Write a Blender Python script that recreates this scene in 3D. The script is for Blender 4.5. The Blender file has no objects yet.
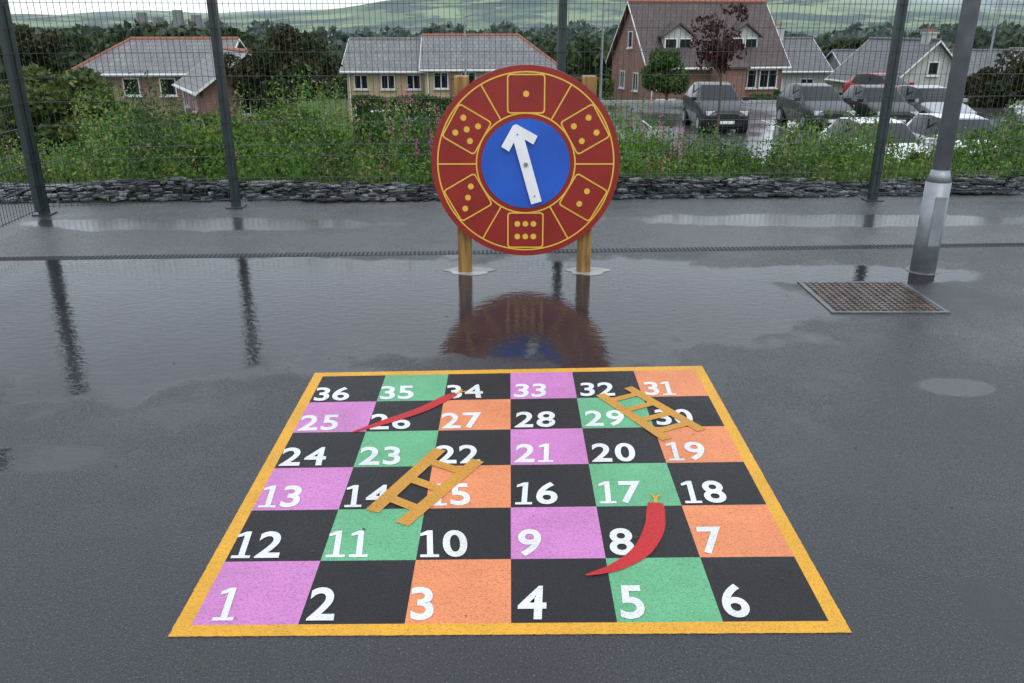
import bpy, math, random
import numpy as np
from mathutils import Vector, Matrix
random.seed(7); rng=np.random.default_rng(11)
S=bpy.context.scene
try:
    S.view_settings.view_transform='Standard'; S.view_settings.look='None'; S.view_settings.exposure=0
except Exception as e: print(e)
COL=S.collection
# ------------------------------------------------------------ node helpers
class NT:
    def __init__(s,tree): s.t=tree; s.n=tree.nodes; s.l=tree.links
    def new(s,typ,**kw):
        n=s.n.new(typ)
        for k,v in kw.items(): setattr(n,k,v)
        return n
    def put(s,sock,v):
        if isinstance(v,bpy.types.NodeSocket): s.l.new(v,sock)
        elif v is not None:
            if isinstance(v,(tuple,list)) and len(v)==3 and sock.type=='RGBA': v=(*v,1)
            sock.default_value=v
    def math(s,op,a,b=None,clamp=False):
        n=s.new('ShaderNodeMath',operation=op,use_clamp=clamp); s.put(n.inputs[0],a)
        if b is not None: s.put(n.inputs[1],b)
        return n.outputs[0]
    def vmath(s,op,a,b=None):
        n=s.new('ShaderNodeVectorMath',operation=op); s.put(n.inputs[0],a)
        if b is not None: s.put(n.inputs[1],b)
        return n.outputs['Value'] if op in('LENGTH','DOT_PRODUCT') else n.outputs[0]
    def noise(s,vec,scale,detail=3,rough=.5,dist=0):
        n=s.new('ShaderNodeTexNoise'); s.put(n.inputs['Vector'],vec); n.inputs['Scale'].default_value=scale
        n.inputs['Detail'].default_value=detail; n.inputs['Roughness'].default_value=rough; n.inputs['Distortion'].default_value=dist
        return n.outputs['Fac']
    def mapr(s,v,a,b,c=0,d=1,smooth=False):
        n=s.new('ShaderNodeMapRange'); n.clamp=True
        if smooth: n.interpolation_type='SMOOTHSTEP'
        s.put(n.inputs[0],v)
        for i,q in enumerate((a,b,c,d)): s.put(n.inputs[i+1],q)
        return n.outputs[0]
    def mix(s,f,a,b):
        n=s.new('ShaderNodeMix',data_type='RGBA'); s.put(n.inputs[0],f); s.put(n.inputs[6],a); s.put(n.inputs[7],b)
        return n.outputs[2]
    def bump(s,h,strength,dist=.01,normal=None):
        n=s.new('ShaderNodeBump'); s.put(n.inputs['Strength'],strength); n.inputs['Distance'].default_value=dist
        s.put(n.inputs['Height'],h)
        if normal: s.put(n.inputs['Normal'],normal)
        return n.outputs[0]
def newmat(name):
    m=bpy.data.materials.new(name); m.use_nodes=True
    nt=NT(m.node_tree); p=m.node_tree.nodes['Principled BSDF']
    return m,nt,p
def geo(nt): return nt.new('ShaderNodeNewGeometry')
def objc(nt): return nt.new('ShaderNodeTexCoord').outputs['Object']
def simple(name,col,rough=.5,var=.15,scale=6,metal=0,bump=0,bs=40,spec=.5):
    m,nt,p=newmat(name); c=objc(nt)
    n=nt.noise(c,scale,4)
    f=nt.mapr(n,.3,.7)
    a=tuple(x*(1-var) for x in col); b=tuple(min(1,x*(1+var)) for x in col)
    nt.put(p.inputs['Base Color'],nt.mix(f,a,b))
    p.inputs['Roughness'].default_value=rough; p.inputs['Metallic'].default_value=metal
    p.inputs['Specular IOR Level'].default_value=spec
    if bump: nt.put(p.inputs['Normal'],nt.bump(nt.noise(c,bs,3),bump,.01))
    return m
# ------------------------------------------------------------ mesh helpers
def link(o,parent=None):
    COL.objects.link(o)
    if parent is not None: o.parent=parent
    return o
def empty(name,loc=(0,0,0),rot=0):
    o=bpy.data.objects.new(name,None); o.location=loc; o.rotation_euler=(0,0,rot); o.empty_display_size=.3
    COL.objects.link(o); return o
def mesh(name,v,f,mats,parent=None,mi=None,smooth=False):
    me=bpy.data.meshes.new(name); me.from_pydata([tuple(q) for q in v],[],f); 
    for m in (mats if isinstance(mats,(list,tuple)) else [mats]): me.materials.append(m)
    if mi is not None: me.polygons.foreach_set('material_index',mi)
    if smooth: me.polygons.foreach_set('use_smooth',[True]*len(me.polygons))
    me.update()
    return link(bpy.data.objects.new(name,me),parent)
class MB:
    def __init__(s): s.v=[]; s.f=[]; s.m=[]
    def add(s,v,f,m=0):
        o=len(s.v); s.v+= [tuple(q) for q in v]; s.f+=[tuple(i+o for i in q) for q in f]; s.m+=[m]*len(f)
    def box(s,c,d,m=0,rz=0):
        x,y,z=[q/2 for q in d]; cs,sn=math.cos(rz),math.sin(rz)
        v=[]
        for a,b,e in [(-x,-y,-z),(x,-y,-z),(x,y,-z),(-x,y,-z),(-x,-y,z),(x,-y,z),(x,y,z),(-x,y,z)]:
            v.append((c[0]+a*cs-b*sn,c[1]+a*sn+b*cs,c[2]+e))
        s.add(v,[(0,3,2,1),(4,5,6,7),(0,1,5,4),(1,2,6,5),(2,3,7,6),(3,0,4,7)],m)
    def tube(s,pts,rad,n=10,m=0,cap=True):
        P=[Vector(p) for p in pts]; R=rad if isinstance(rad,(list,tuple)) else [rad]*len(P)
        v=[]; up=Vector((0,0,1))
        for i,p in enumerate(P):
            d=(P[min(i+1,len(P)-1)]-P[max(i-1,0)]).normalized()
            a=d.cross(up) if abs(d.z)<.95 else d.cross(Vector((0,1,0)))
            a.normalize(); b=d.cross(a)
            for k in range(n):
                t=2*math.pi*k/n; v.append(p+a*math.cos(t)*R[i]+b*math.sin(t)*R[i])
        f=[]
        for i in range(len(P)-1):
            for k in range(n):
                k2=(k+1)%n; f.append((i*n+k,i*n+k2,(i+1)*n+k2,(i+1)*n+k))
        if cap: f.append(tuple(range(n))[::-1]); f.append(tuple((len(P)-1)*n+k for k in range(n)))
        s.add(v,f,m)
    def build(s,name,mats,parent=None,smooth=False,bevel=0):
        o=mesh(name,s.v,s.f,mats,parent,s.m,smooth)
        if bevel:
            b=o.modifiers.new('b','BEVEL'); b.width=bevel; b.segments=2; b.limit_method='ANGLE'; b.angle_limit=math.radians(30)
        return o
def leafmesh(name,P,size,mats,parent=None,mi=None,aspect=.5,upbias=0.0,droop=None):
    P=np.asarray(P,float); N=len(P); size=np.broadcast_to(np.asarray(size,float),(N,))
    a=rng.normal(size=(N,3)); a[:,2]+=upbias*np.sign(rng.random(N)-.2); a/=np.linalg.norm(a,axis=1)[:,None]
    b=rng.normal(size=(N,3)); b-=a*(a*b).sum(1)[:,None]; b/=np.linalg.norm(b,axis=1)[:,None]
    n=np.cross(a,b)
    s=size[:,None]
    V=np.empty((N,4,3)); V[:,0]=P-a*s; V[:,1]=P+b*s*aspect+n*s*.12; V[:,2]=P+a*s; V[:,3]=P-b*s*aspect+n*s*.12
    me=bpy.data.meshes.new(name); me.vertices.add(4*N); me.vertices.foreach_set('co',V.reshape(-1))
    me.loops.add(4*N); me.loops.foreach_set('vertex_index',np.arange(4*N,dtype=np.int32))
    me.polygons.add(N); me.polygons.foreach_set('loop_start',np.arange(0,4*N,4,dtype=np.int32)); me.polygons.foreach_set('loop_total',np.full(N,4,dtype=np.int32))
    for m in (mats if isinstance(mats,(list,tuple)) else [mats]): me.materials.append(m)
    if mi is not None: me.polygons.foreach_set('material_index',np.asarray(mi,dtype=np.int32))
    me.update(calc_edges=True)
    return link(bpy.data.objects.new(name,me),parent)
def leafmat(name,c1,c2,c3,scale=.8,rough=.45):
    m,nt,p=newmat(name); g=geo(nt)
    r=g.outputs['Random Per Island']; n=nt.noise(g.outputs['Position'],scale,2)
    a=nt.mix(r,c1,c2); b=nt.mix(nt.mapr(n,.42,.62),a,c3)
    nt.put(p.inputs['Base Color'],b); p.inputs['Roughness'].default_value=rough; p.inputs['Specular IOR Level'].default_value=.3
    tr=nt.new('ShaderNodeBsdfTranslucent'); nt.put(tr.inputs[0],b)
    ms=nt.new('ShaderNodeMixShader'); ms.inputs[0].default_value=.3
    nt.l.new(p.outputs[0],ms.inputs[1]); nt.l.new(tr.outputs[0],ms.inputs[2])
    nt.l.new(ms.outputs[0],m.node_tree.nodes['Material Output'].inputs[0])
    return m
# ------------------------------------------------------------ camera
H=1.6
cd=bpy.data.cameras.new('camera'); cam=bpy.data.objects.new('camera',cd); COL.objects.link(cam)
cam.location=(0,0,H); cam.rotation_euler=(math.radians(90-20.84),0,0)
cd.sensor_width=36; cd.lens=29.18; cd.clip_end=12000; cd.clip_start=.05; S.camera=cam
# ------------------------------------------------------------ world (overcast)
w=bpy.data.worlds.new('World'); S.world=w; w.use_nodes=True
nt=NT(w.node_tree); bg=w.node_tree.nodes['Background']; out=w.node_tree.nodes['World Output']
sky=nt.new('ShaderNodeTexSky'); sky.sky_type='NISHITA'; sky.sun_disc=False; sky.sun_elevation=math.radians(55); sky.sun_rotation=math.radians(200)
nt.l.new(sky.outputs[0],bg.inputs[0]); bg.inputs[1].default_value=.05
tc=nt.new('ShaderNodeTexCoord').outputs['Generated']
sx=nt.new('ShaderNodeSeparateXYZ'); nt.l.new(tc,sx.inputs[0])
grad=nt.mapr(sx.outputs[2],0,.7)
cl=nt.noise(nt.vmath('MULTIPLY',tc,(1,1,2.5)),2.2,5,.55)
colr=nt.mix(grad,(.80,.85,.90),(.80,.88,.98))
colr=nt.mix(nt.mapr(cl,.35,.65,0,.8),colr,(.98,1.01,1.05))
b2=nt.new('ShaderNodeBackground'); nt.put(b2.inputs[0],colr); b2.inputs[1].default_value=1.1
ad=nt.new('ShaderNodeAddShader'); nt.l.new(bg.outputs[0],ad.inputs[0]); nt.l.new(b2.outputs[0],ad.inputs[1]); nt.l.new(ad.outputs[0],out.inputs[0])
sd=bpy.data.lights.new('sun','SUN'); sd.energy=.9; sd.angle=math.radians(30); sd.color=(1,.97,.93)
so=bpy.data.objects.new('sun',sd); COL.objects.link(so); so.rotation_euler=(math.radians(35),0,math.radians(20))
# ------------------------------------------------------------ terrain
TY=[-60,8.55,9.0,14,17,30,44,48,56,74,110,200,500,1200]
TZ=[-.03,-.03,-.1,-1.5,-2.1,-2.1,-2.1,-3.0,-4.2,-4.4,-7,-12,-22,-28]
TL_=[-.03,-.03,-.1,-1.6,-2.6,-3.7,-4.4,-4.6,-4.9,-5.0,-7,-12,-22,-28]
def tz(x,y):
    zr=float(np.interp(y,TY,TZ)); zl=float(np.interp(y,TY,TL_)); k=min(1,max(0,(x+2.5)/3.5)); z=zl*(1-k)+zr*k
    if y>1200:
        t=min(1,(y-1200)/1500); t=t*t*(3-2*t)
        sx_=min(1,max(0,(x+1200)/2000))
        rid=42+60*sx_+14*math.sin(x/420+1)+9*math.sin(x/170+2)+4*math.sin(x/63)
        z=-28+(rid+28)*t
        if y>2700: z-= (y-2700)*.03
    return z
xs=sorted(set([-6000,-4500,-3500]+list(range(-3000,3001,60))+[3500,4500,6000]+[-30,-15,-8,-4,-2.5,-1,0,1,4,8,15,30]))
ys=[-60,-20,0,8.55,8.8,9,10,12,14,15.5,17,22,30,38,44,46,48,52,56,65,74,90,110,150,200,300,400,500,700,900,1200]+list(range(1300,2800,90))+[3000,3500,4500,6000]
v=[(x,y,tz(x,y)) for y in ys for x in xs]; nx=len(xs)
f=[(j*nx+i,j*nx+i+1,(j+1)*nx+i+1,(j+1)*nx+i) for j in range(len(ys)-1) for i in range(nx-1)]
m,nt,p=newmat('terrain_grass'); g=geo(nt); pos=g.outputs['Position']
sp=nt.new('ShaderNodeSeparateXYZ'); nt.l.new(pos,sp.inputs[0])
near=nt.mix(nt.noise(pos,1.5,5),(.04,.07,.018),(.10,.13,.045))
vo=nt.new('ShaderNodeTexVoronoi'); vv=nt.vmath('MULTIPLY',pos,(1,.6,.0)); nt.put(vo.inputs['Vector'],nt.vmath('ADD',vv,nt.vmath('MULTIPLY',pos,(0,0,3)))); vo.inputs['Scale'].default_value=.007
sc=nt.new('ShaderNodeSeparateColor'); nt.l.new(vo.outputs['Color'],sc.inputs[0])
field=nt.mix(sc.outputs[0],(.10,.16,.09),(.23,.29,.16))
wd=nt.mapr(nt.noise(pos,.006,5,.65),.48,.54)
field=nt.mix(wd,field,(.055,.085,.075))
mist_tint=nt.mapr(nt.noise(nt.vmath('MULTIPLY',pos,(1,1,8)),.0012,4),.50,.68)
mist_tint=nt.math('MULTIPLY',mist_tint,nt.mapr(sp.outputs[2],20,75))
field=nt.mix(nt.math('ADD',mist_tint,.12,True),field,(.52,.57,.60))  # low mist and distance haze painted into the field colour as pale grey
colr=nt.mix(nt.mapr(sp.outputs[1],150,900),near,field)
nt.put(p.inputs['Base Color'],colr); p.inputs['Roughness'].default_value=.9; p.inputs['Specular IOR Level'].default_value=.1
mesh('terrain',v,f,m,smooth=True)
# ------------------------------------------------------------ wet asphalt
def asphalt(name,c0,c1,rbase,puddles,noiseamt=.55,rp=.03,ior=1.5,rvar=.13):
    m,nt,p=newmat(name); pos=geo(nt).outputs['Position']
    flat=nt.vmath('MULTIPLY',pos,(1,1,0))
    val=None
    for (cx,cy,rx,ry) in puddles:
        d=nt.vmath('LENGTH',nt.vmath('DIVIDE',nt.vmath('SUBTRACT',flat,(cx,cy,0)),(rx,ry,1)))
        q=nt.math('SUBTRACT',1,d); val=q if val is None else nt.math('MAXIMUM',val,q)
    nn=nt.noise(flat,1.5,6,.62)
    val=nt.math('ADD',val,nt.math('MULTIPLY',nt.math('SUBTRACT',nn,.5),noiseamt*2))
    mask=nt.mapr(val,-.14,.12,smooth=True)
    agg=nt.noise(flat,150,2,.65); agg2=nt.noise(flat,48,3,.6); big=nt.noise(flat,1.1,6,.62)
    vor=nt.new('ShaderNodeTexVoronoi'); nt.put(vor.inputs['Vector'],flat); vor.inputs['Scale'].default_value=115
    stone=nt.mapr(vor.outputs['Distance'],.12,.5)
    base=nt.mix(nt.mapr(agg,.35,.68),c0,c1)
    base=nt.mix(nt.mapr(big,.38,.62,0,.75),base,tuple(x*.5 for x in c0))
    spk=nt.mapr(agg,.63,.69,0,.6)
    base=nt.mix(spk,base,(.18,.18,.18))
    base=nt.mix(nt.math('MULTIPLY',mask,.5),base,(.024,.025,.028))
    nt.put(p.inputs['Base Color'],base)
    r=nt.math('ADD',nt.mapr(big,.36,.64,rbase+rvar,rbase-rvar),nt.mapr(agg2,.3,.7,-.06,.06))
    rr=nt.new('ShaderNodeMix',data_type='FLOAT'); nt.put(rr.inputs[0],mask); nt.put(rr.inputs[2],r); rr.inputs[3].default_value=rp
    nt.put(p.inputs['Roughness'],rr.outputs[0])
    p.inputs['IOR'].default_value=ior
    inv=nt.math('SUBTRACT',1,nt.math('MULTIPLY',mask,.96))
    dmp=nt.mapr(big,.38,.62,1.0,.35)
    hh=nt.math('SUBTRACT',nt.math('ADD',agg,nt.math('MULTIPLY',agg2,.9)),nt.math('MULTIPLY',stone,.7))
    b1=nt.bump(hh,nt.math('MULTIPLY',nt.math('MULTIPLY',inv,dmp),.55),.008)
    b2=nt.bump(nt.noise(nt.vmath('MULTIPLY',flat,(1,1.8,1)),13,3,.55),nt.math('MULTIPLY',mask,.08),.02,b1)
    nt.put(p.inputs['Normal'],b2)
    return m
asp=asphalt('wet_asphalt',(.022,.023,.026),(.052,.054,.059),.26,[(-2.9,4.75,2.6,1.35),(.1,4.95,1.7,1.05),(-.9,5.4,2.2,.5),(2.3,5.5,.9,.25),(3.6,4.6,.5,.25),(1.42,2.0,.09,.16),(2.1,3.6,.2,.12),(-1.9,2.9,.3,.12)],.62,.05)
A=[(-40,-15,0),(40,-15,0),(40,6.06+.055*40,0),(-40,6.06-.055*40,0)]
mesh('playground_asphalt',A,[(0,1,2,3)],asp)
asp2=asphalt('wet_footpath',(.06,.061,.065),(.13,.13,.135),.25,[(-2.6,7.05,1.6,.25),(2.9,7.2,2.2,.25)],.8,.17,rvar=.08)
cw=.11
yl=lambda x:6.06+.055*x
mesh('footpath',[(-40,yl(-40)+cw,.0),(40,yl(40)+cw,.0),(40,8.05+.055*40+.5,.0),(-40,8.05-.055*40+.5,.0)],[(0,1,2,3)],asp2)
dk=simple('drain_iron',(.045,.045,.045),.35,.3,20,.5); hole=simple('drain_slot',(.004,.004,.004),.6)
conc=simple('wet_concrete',(.34,.34,.32),.35,.35,9,0,.3,60); dconc=simple('dark_wet_concrete',(.10,.10,.10),.3,.4,9,0,.3,60)
dr=empty('drainage_channel')
b=MB(); ang=math.atan(.055); b.box((0,yl(0)+cw/2,-.02),(24,cw-.004,.044),0,ang)
b.build('grating',[dk],dr)
b=MB()
x=-11.9
while x<11.9:
    b.box((x,yl(x)+cw/2,.0035),(.014,.075,.003),0,ang); x+=.032
b.build('slots',[hole],dr)
# ------------------------------------------------------------ snakes and ladders board
BL=(-.963,1.8775);BR=(.958,1.894);TR=(.955,3.856);TL=(-.9706,3.766)
def bm(u,v_,z=.0015):
    x=(1-u)*(1-v_)*BL[0]+u*(1-v_)*BR[0]+u*v_*TR[0]+(1-u)*v_*TL[0]
    y=(1-u)*(1-v_)*BL[1]+u*(1-v_)*BR[1]+u*v_*TR[1]+(1-u)*v_*TL[1]
    return (x,y,z)
def paint(name,col,wear=.5,rough=.40):
    m,nt,p=newmat(name); pos=geo(nt).outputs['Position']; pos=nt.vmath('MULTIPLY',pos,(1,1,0))
    a=nt.noise(pos,190,2,.6); c=nt.noise(pos,5,4,.6); d=nt.noise(pos,70,3,.7); e=nt.noise(pos,1.3,4,.6)
    f=nt.math('MULTIPLY',nt.mapr(nt.math('ADD',nt.math('MULTIPLY',a,.6),nt.math('MULTIPLY',d,.4)),.52,.62),wear)
    base=nt.mix(nt.mapr(c,.3,.7),tuple(x*.86 for x in col),tuple(min(.95,x*1.05) for x in col))
    nt.put(p.inputs['Base Color'],nt.mix(f,base,tuple(x*.35 for x in col)))
    nt.put(p.inputs['Roughness'],nt.mapr(nt.math('ADD',nt.math('MULTIPLY',c,.4),nt.math('MULTIPLY',e,.6)),.36,.64,rough-.18,rough+.16)); p.inputs['IOR'].default_value=1.42
    vor=nt.new('ShaderNodeTexVoronoi'); nt.put(vor.inputs['Vector'],pos); vor.inputs['Scale'].default_value=115
    nt.put(p.inputs['Normal'],nt.bump(nt.math('SUBTRACT',nt.math('ADD',a,d),nt.math('MULTIPLY',nt.mapr(vor.outputs['Distance'],.12,.5),.7)),.6,.007))
    return m
pink=paint('paint_pink',(.66,.24,.56),.6); grn=paint('paint_green',(.15,.48,.24),.6); org=paint('paint_orange',(.86,.29,.12),.6); blk=paint('paint_black',(.012,.011,.012),.3,.42)
yel=paint('paint_yellow',(.84,.42,.03),.55); wht=paint('paint_white',(.84,.85,.84),.3); red=paint('paint_red',(.58,.018,.022),.55); lad=paint('paint_ladder',(.66,.31,.035),.6)
bd=empty('snakes_and_ladders_board')
PM={'P':0,'G':1,'O':2,'K':3}
rows=['PKOKGK','KGKPKO','PKOKGK','KGKPKO','PKOKGK','KGKPKO']
bw=.025; cs_=(1-2*bw)/6
def jit(a,b,n,amp):
    return [(a[0]+(b[0]-a[0])*k/n+(random.uniform(-amp,amp) if 0<k<n else 0),a[1]+(b[1]-a[1])*k/n+(random.uniform(-amp,amp) if 0<k<n else 0)) for k in range(n)]
b=MB()
for r in range(6):
    for c in range(6):
        u0=bw+c*cs_; v0=bw+r*cs_
        b.add([bm(u0,v0),bm(u0+cs_,v0),bm(u0+cs_,v0+cs_),bm(u0,v0+cs_)],[(0,1,2,3)],PM[rows[r][c]])
b.build('squares',[pink,grn,org,blk],bd)
b=MB(); o=[(0,0),(1,0),(1,1),(0,1)]; i_=[(bw,bw),(1-bw,bw),(1-bw,1-bw),(bw,1-bw)]
for k in range(4):
    k2=(k+1)%4; n=200
    O_=jit(o[k],o[k2],n,.0005)+[o[k2]]; I_=[(i_[k][0]+(i_[k2][0]-i_[k][0])*q/n,i_[k][1]+(i_[k2][1]-i_[k][1])*q/n) for q in range(n+1)]
    b.add([bm(*q) for q in O_]+[bm(*q) for q in I_],[(q,q+1,n+2+q,n+1+q) for q in range(n)])
b.build('border',[yel],bd)
def textmesh(s,off=.012):
    cu=bpy.data.curves.new('t','FONT'); cu.body=s; cu.size=1; cu.offset=off; cu.resolution_u=6
    ob=bpy.data.objects.new('t',cu); COL.objects.link(ob); dg=bpy.context.evaluated_depsgraph_get()
    me=bpy.data.meshes.new_from_object(ob.evaluated_get(dg)); vs=[tuple(q.co) for q in me.vertices]; fs=[tuple(q.vertices) for q in me.polygons]
    bpy.data.objects.remove(ob); bpy.data.meshes.remove(me)
    mnx=min(q[0] for q in vs); mny=min(q[1] for q in vs); mxx=max(q[0] for q in vs); mxy=max(q[1] for q in vs)
    return [((q[0]-mnx)*.80,(q[1]-mny)/(mxy-mny)*.73,0) for q in vs],fs,(mxx-mnx)*.80
GL={}
for d in '023456789': GL[d]=textmesh(d,.022)
ov=[(.0,0),(.29,0),(.29,.07),(.20,.07),(.20,.73),(.12,.73),(.0,.645),(.0,.57),(.105,.61),(.105,.07),(.0,.07)]
GL['1']=(ov,[(0,1,2,3,9,10),(9,3,4,8),(8,4,5,6,7)],.29)
b=MB()
for r in range(6):
    for c in range(6):
        n=r*6+(c if r%2==0 else 5-c)+1
        u0=bw+c*cs_; v0=bw+r*cs_; ox=.17 if n==1 else .05; sc_=.50*cs_/.73; cur=0
        jx,jy=random.uniform(-.01,.012),random.uniform(-.008,.008)
        for ch in str(n):
            vs,fs,wd_=GL[ch]
            # hand-set stencils: slightly counter-leaned towards upright
            b.add([bm(u0+(ox+jx)*cs_+(cur+q[0]+(-.10*q[1] if c<3 else .06*q[1]))*sc_, v0+(.05+jy)*cs_+q[1]*sc_,.0028) for q in vs],fs); cur+=wd_+.065
b.build('numbers',[wht],bd)
def strip(b,p,q,w,z):
    p=Vector(p);q=Vector(q);d=(q-p).normalized(); n=Vector((-d.y,d.x))*w/2
    b.add([(*(p-n),z),(*(q-n),z),(*(q+n),z),(*(p+n),z)],[(0,1,2,3)])
def ladder(A0,A1,B0,B1,n,name,w=.043):
    b=MB(); A0,A1,B0,B1=[Vector(q) for q in(A0,A1,B0,B1)]
    strip(b,A0,A1,w,.0040); strip(b,B0,B1,w,.0040)
    for k in range(n):
        t=(k+.7)/(n+.4); p=A0.lerp(A1,t); q=B0.lerp(B1,t); d=(q-p).normalized()
        strip(b,p+d*w*.3,q-d*w*.3,w*.8,.0043)
    b.build(name,[lad],bd)
ladder((-.4927,2.516),(-.290,2.973),(-.377,2.435),(-.1337,2.882),3,'ladder',.054)
ladder((.408,3.506),(.640,3.059),(.548,3.586),(.802,3.140),4,'ladder_2',.048)
def snake(pts,ws,name):
    P=[Vector(q) for q in pts]; L=[];W=[]
    for i in range(len(P)-1):
        p0=P[max(i-1,0)];p1=P[i];p2=P[i+1];p3=P[min(i+2,len(P)-1)]
        for k in range(8):
            t=k/8; L.append(.5*((2*p1)+(p2-p0)*t+(2*p0-5*p1+4*p2-p3)*t*t+(3*p1-p0-3*p2+p3)*t**3)); W.append(ws[i]*(1-t)+ws[i+1]*t)
    L.append(P[-1]);W.append(ws[-1]); v=[]
    for i,p in enumerate(L):
        d=(L[min(i+1,len(L)-1)]-L[max(i-1,0)]).normalized(); n=Vector((-d.y,d.x))*W[i]; v+=[(*(p+n),.0040),(*(p-n),.0040)]
    f=[(2*i,2*i+1,2*i+3,2*i+2) for i in range(len(L)-1)]
    mesh(name,v,f,red,bd)
    d=(L[-1]-L[-2]).normalized(); n=Vector((-d.y,d.x)); h=L[-1]
    b=MB()
    strip(b,h,h+d*.03,.012,.0043); strip(b,h+d*.026,h+d*.055+n*.014,.008,.0046); strip(b,h+d*.026,h+d*.055-n*.014,.008,.0049)
    b.build(name+'_tongue',[yel],bd)
snake([(-.672,3.122),(-.540,3.225),(-.400,3.345),(-.30,3.47),(-.262,3.51)],[.004,.022,.026,.026,.014],'snake')
snake([(.230,2.153),(.326,2.194),(.421,2.280),(.482,2.405),(.506,2.52),(.514,2.572)],[.003,.020,.031,.035,.032,.026],'snake_2')
# ------------------------------------------------------------ dice spinner board
sp_=empty('dice_spinner_board')
m,nt,p=newmat('timber'); oc=objc(nt); nw=nt.noise(nt.vmath('MULTIPLY',oc,(14,14,1.2)),3,5,.6)
nt.put(p.inputs['Base Color'],nt.mix(nt.mapr(nw,.35,.65),(.18,.09,.025),(.38,.22,.06))); p.inputs['Roughness'].default_value=.45; nt.put(p.inputs['Normal'],nt.bump(nw,.4,.01)); timber=m
cx,cz,fy,R=.090,.752,5.50,.618
b=MB()
for x in(-.325,.497):
    b.box((x,5.585,.62),(.092,.092,1.36))
b.build('timber_posts',[timber],sp_,bevel=.008)
b=MB()
for z in(.42,1.08): b.box((cx-.004,5.532,z),(.72,.014,.06))
b.build('battens',[timber],sp_)
dred=simple('panel_red',(.27,.018,.012),.28,.15,5,0,.05,30); dyel=simple('panel_yellow',(.78,.47,.06),.35,.08); dblu=simple('panel_blue',(.015,.10,.50),.28,.12,4,0,.04,20); dwht=simple('panel_white',(.82,.84,.85),.3,.08); bolt=simple('bolt_steel',(.35,.33,.3),.35,.2,10,.9)
def circ(r,n=96): return [(r*math.cos(2*math.pi*k/n),r*math.sin(2*math.pi*k/n)) for k in range(n)]
def dv(a,bb,off): return (cx+a,fy-off,cz+bb)
n=96; c0=circ(R,n)
v=[dv(a,q,0) for a,q in c0]+[dv(a,q,-.022) for a,q in c0]
mesh('round_panel',v,[tuple(range(n)),tuple(range(2*n-1,n-1,-1))]+[(k,n+k,n+(k+1)%n,(k+1)%n) for k in range(n)],dred,sp_)
def ring(b,r0,r1,off,a0=0,a1=2*math.pi,n=96,m=0):
    v=[]
    for k in range(n+1):
        t=a0+(a1-a0)*k/n; v+=[dv(r0*math.cos(t),r0*math.sin(t),off),dv(r1*math.cos(t),r1*math.sin(t),off)]
    b.add(v,[(2*k,2*k+1,2*k+3,2*k+2) for k in range(n)],m)
b=MB(); ring(b,R*.925,R*.94,.002); ring(b,R*.515,R*.53,.002)
dots={0:[(0,0)],1:[(-1,-1),(1,-1),(-1,1),(1,1)],2:[(-.9,.0),(.9,.0)],3:[(-1,-.8),(0,-.8),(1,-.8),(-1,.8),(0,.8),(1,.8)],4:[(-1,1),(0,0),(1,-1)],5:[(-1,-1),(1,-1),(0,0),(-1,1),(1,1)]}
for k in range(6):
    th=math.pi/2-k*math.pi/3; er=(math.cos(th),math.sin(th)); et=(math.sin(th),-math.cos(th))
    def loc(u,w_,off): return dv(er[0]*(R*.715+w_)+et[0]*u, er[1]*(R*.715+w_)+et[1]*u, off)
    t2=th-math.pi/6
    d=(math.cos(t2),math.sin(t2)); nn_=(-d[1],d[0]); h=.0045
    b.add([dv(d[0]*r_+nn_[0]*q,d[1]*r_+nn_[1]*q,.0022) for r_,q in((R*.53,-h),(R*.925,-h),(R*.925,h),(R*.53,h))],[(0,1,2,3)])
    hs=.122; rr=.022; lw=.009
    def rsq(hh,rad):
        P=[]
        for (sx1,sy1,a0) in((1,1,0),(-1,1,90),(-1,-1,180),(1,-1,270)):
            for q in range(6):
                t=math.radians(a0+90*q/5); P.append((sx1*(hh-rad)+rad*math.cos(t),sy1*(hh-rad)+rad*math.sin(t)))
        return P
    o_=rsq(hs,rr); in_=rsq(hs-lw,rr-lw*.6); N=len(o_)
    b.add([loc(*q,.003) for q in o_]+[loc(*q,.003) for q in in_],[(j,(j+1)%N,N+(j+1)%N,N+j) for j in range(N)])
    for (du,dw) in dots[k]:
        b.add([loc(du*.054+a,dw*.054+q,.003) for a,q in circ(.0195,20)],[tuple(range(20))])
b.build('dice_markings',[dyel],sp_)
b=MB(); b.add([dv(a,q,.005) for a,q in circ(R*.468)],[tuple(range(96))]); b.add([dv(a,q,.002) for a,q in circ(R*.468)]+[dv(a,q,.005) for a,q in circ(R*.468)],[(k,(k+1)%96,96+(k+1)%96,96+k) for k in range(96)])
b.build('blue_centre',[dblu],sp_)
th=math.radians(16)
def ar(u,w_,off): return dv(u*math.cos(th)-w_*math.sin(th), u*math.sin(th)+w_*math.cos(th), off)
b=MB()
top=.262; bot=-.262; sw=.036
out_=[(-sw,bot),(sw,bot),(sw,top-.105),(.082,top-.152),(.122,top-.108),(.012,top),(-.012,top),(-.122,top-.108),(-.082,top-.152),(-sw,top-.105)]
v=[ar(*q,.026) for q in out_]+[ar(*q,.014) for q in out_]; N=len(out_)
b.add(v,[tuple(range(N)),tuple(range(2*N-1,N-1,-1))]+[(k,N+k,N+(k+1)%N,(k+1)%N) for k in range(N)])
b.build('arrow_pointer',[dwht],sp_)
b=MB(); b.tube([dv(0,0,.0),dv(0,0,.034)],.014,14)
for q in(-.215,.2): b.tube([ar(0,q,.02),ar(0,q,.0285)],.006,10)
b.build('pivot_bolt',[bolt],sp_)
b=MB()
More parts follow.
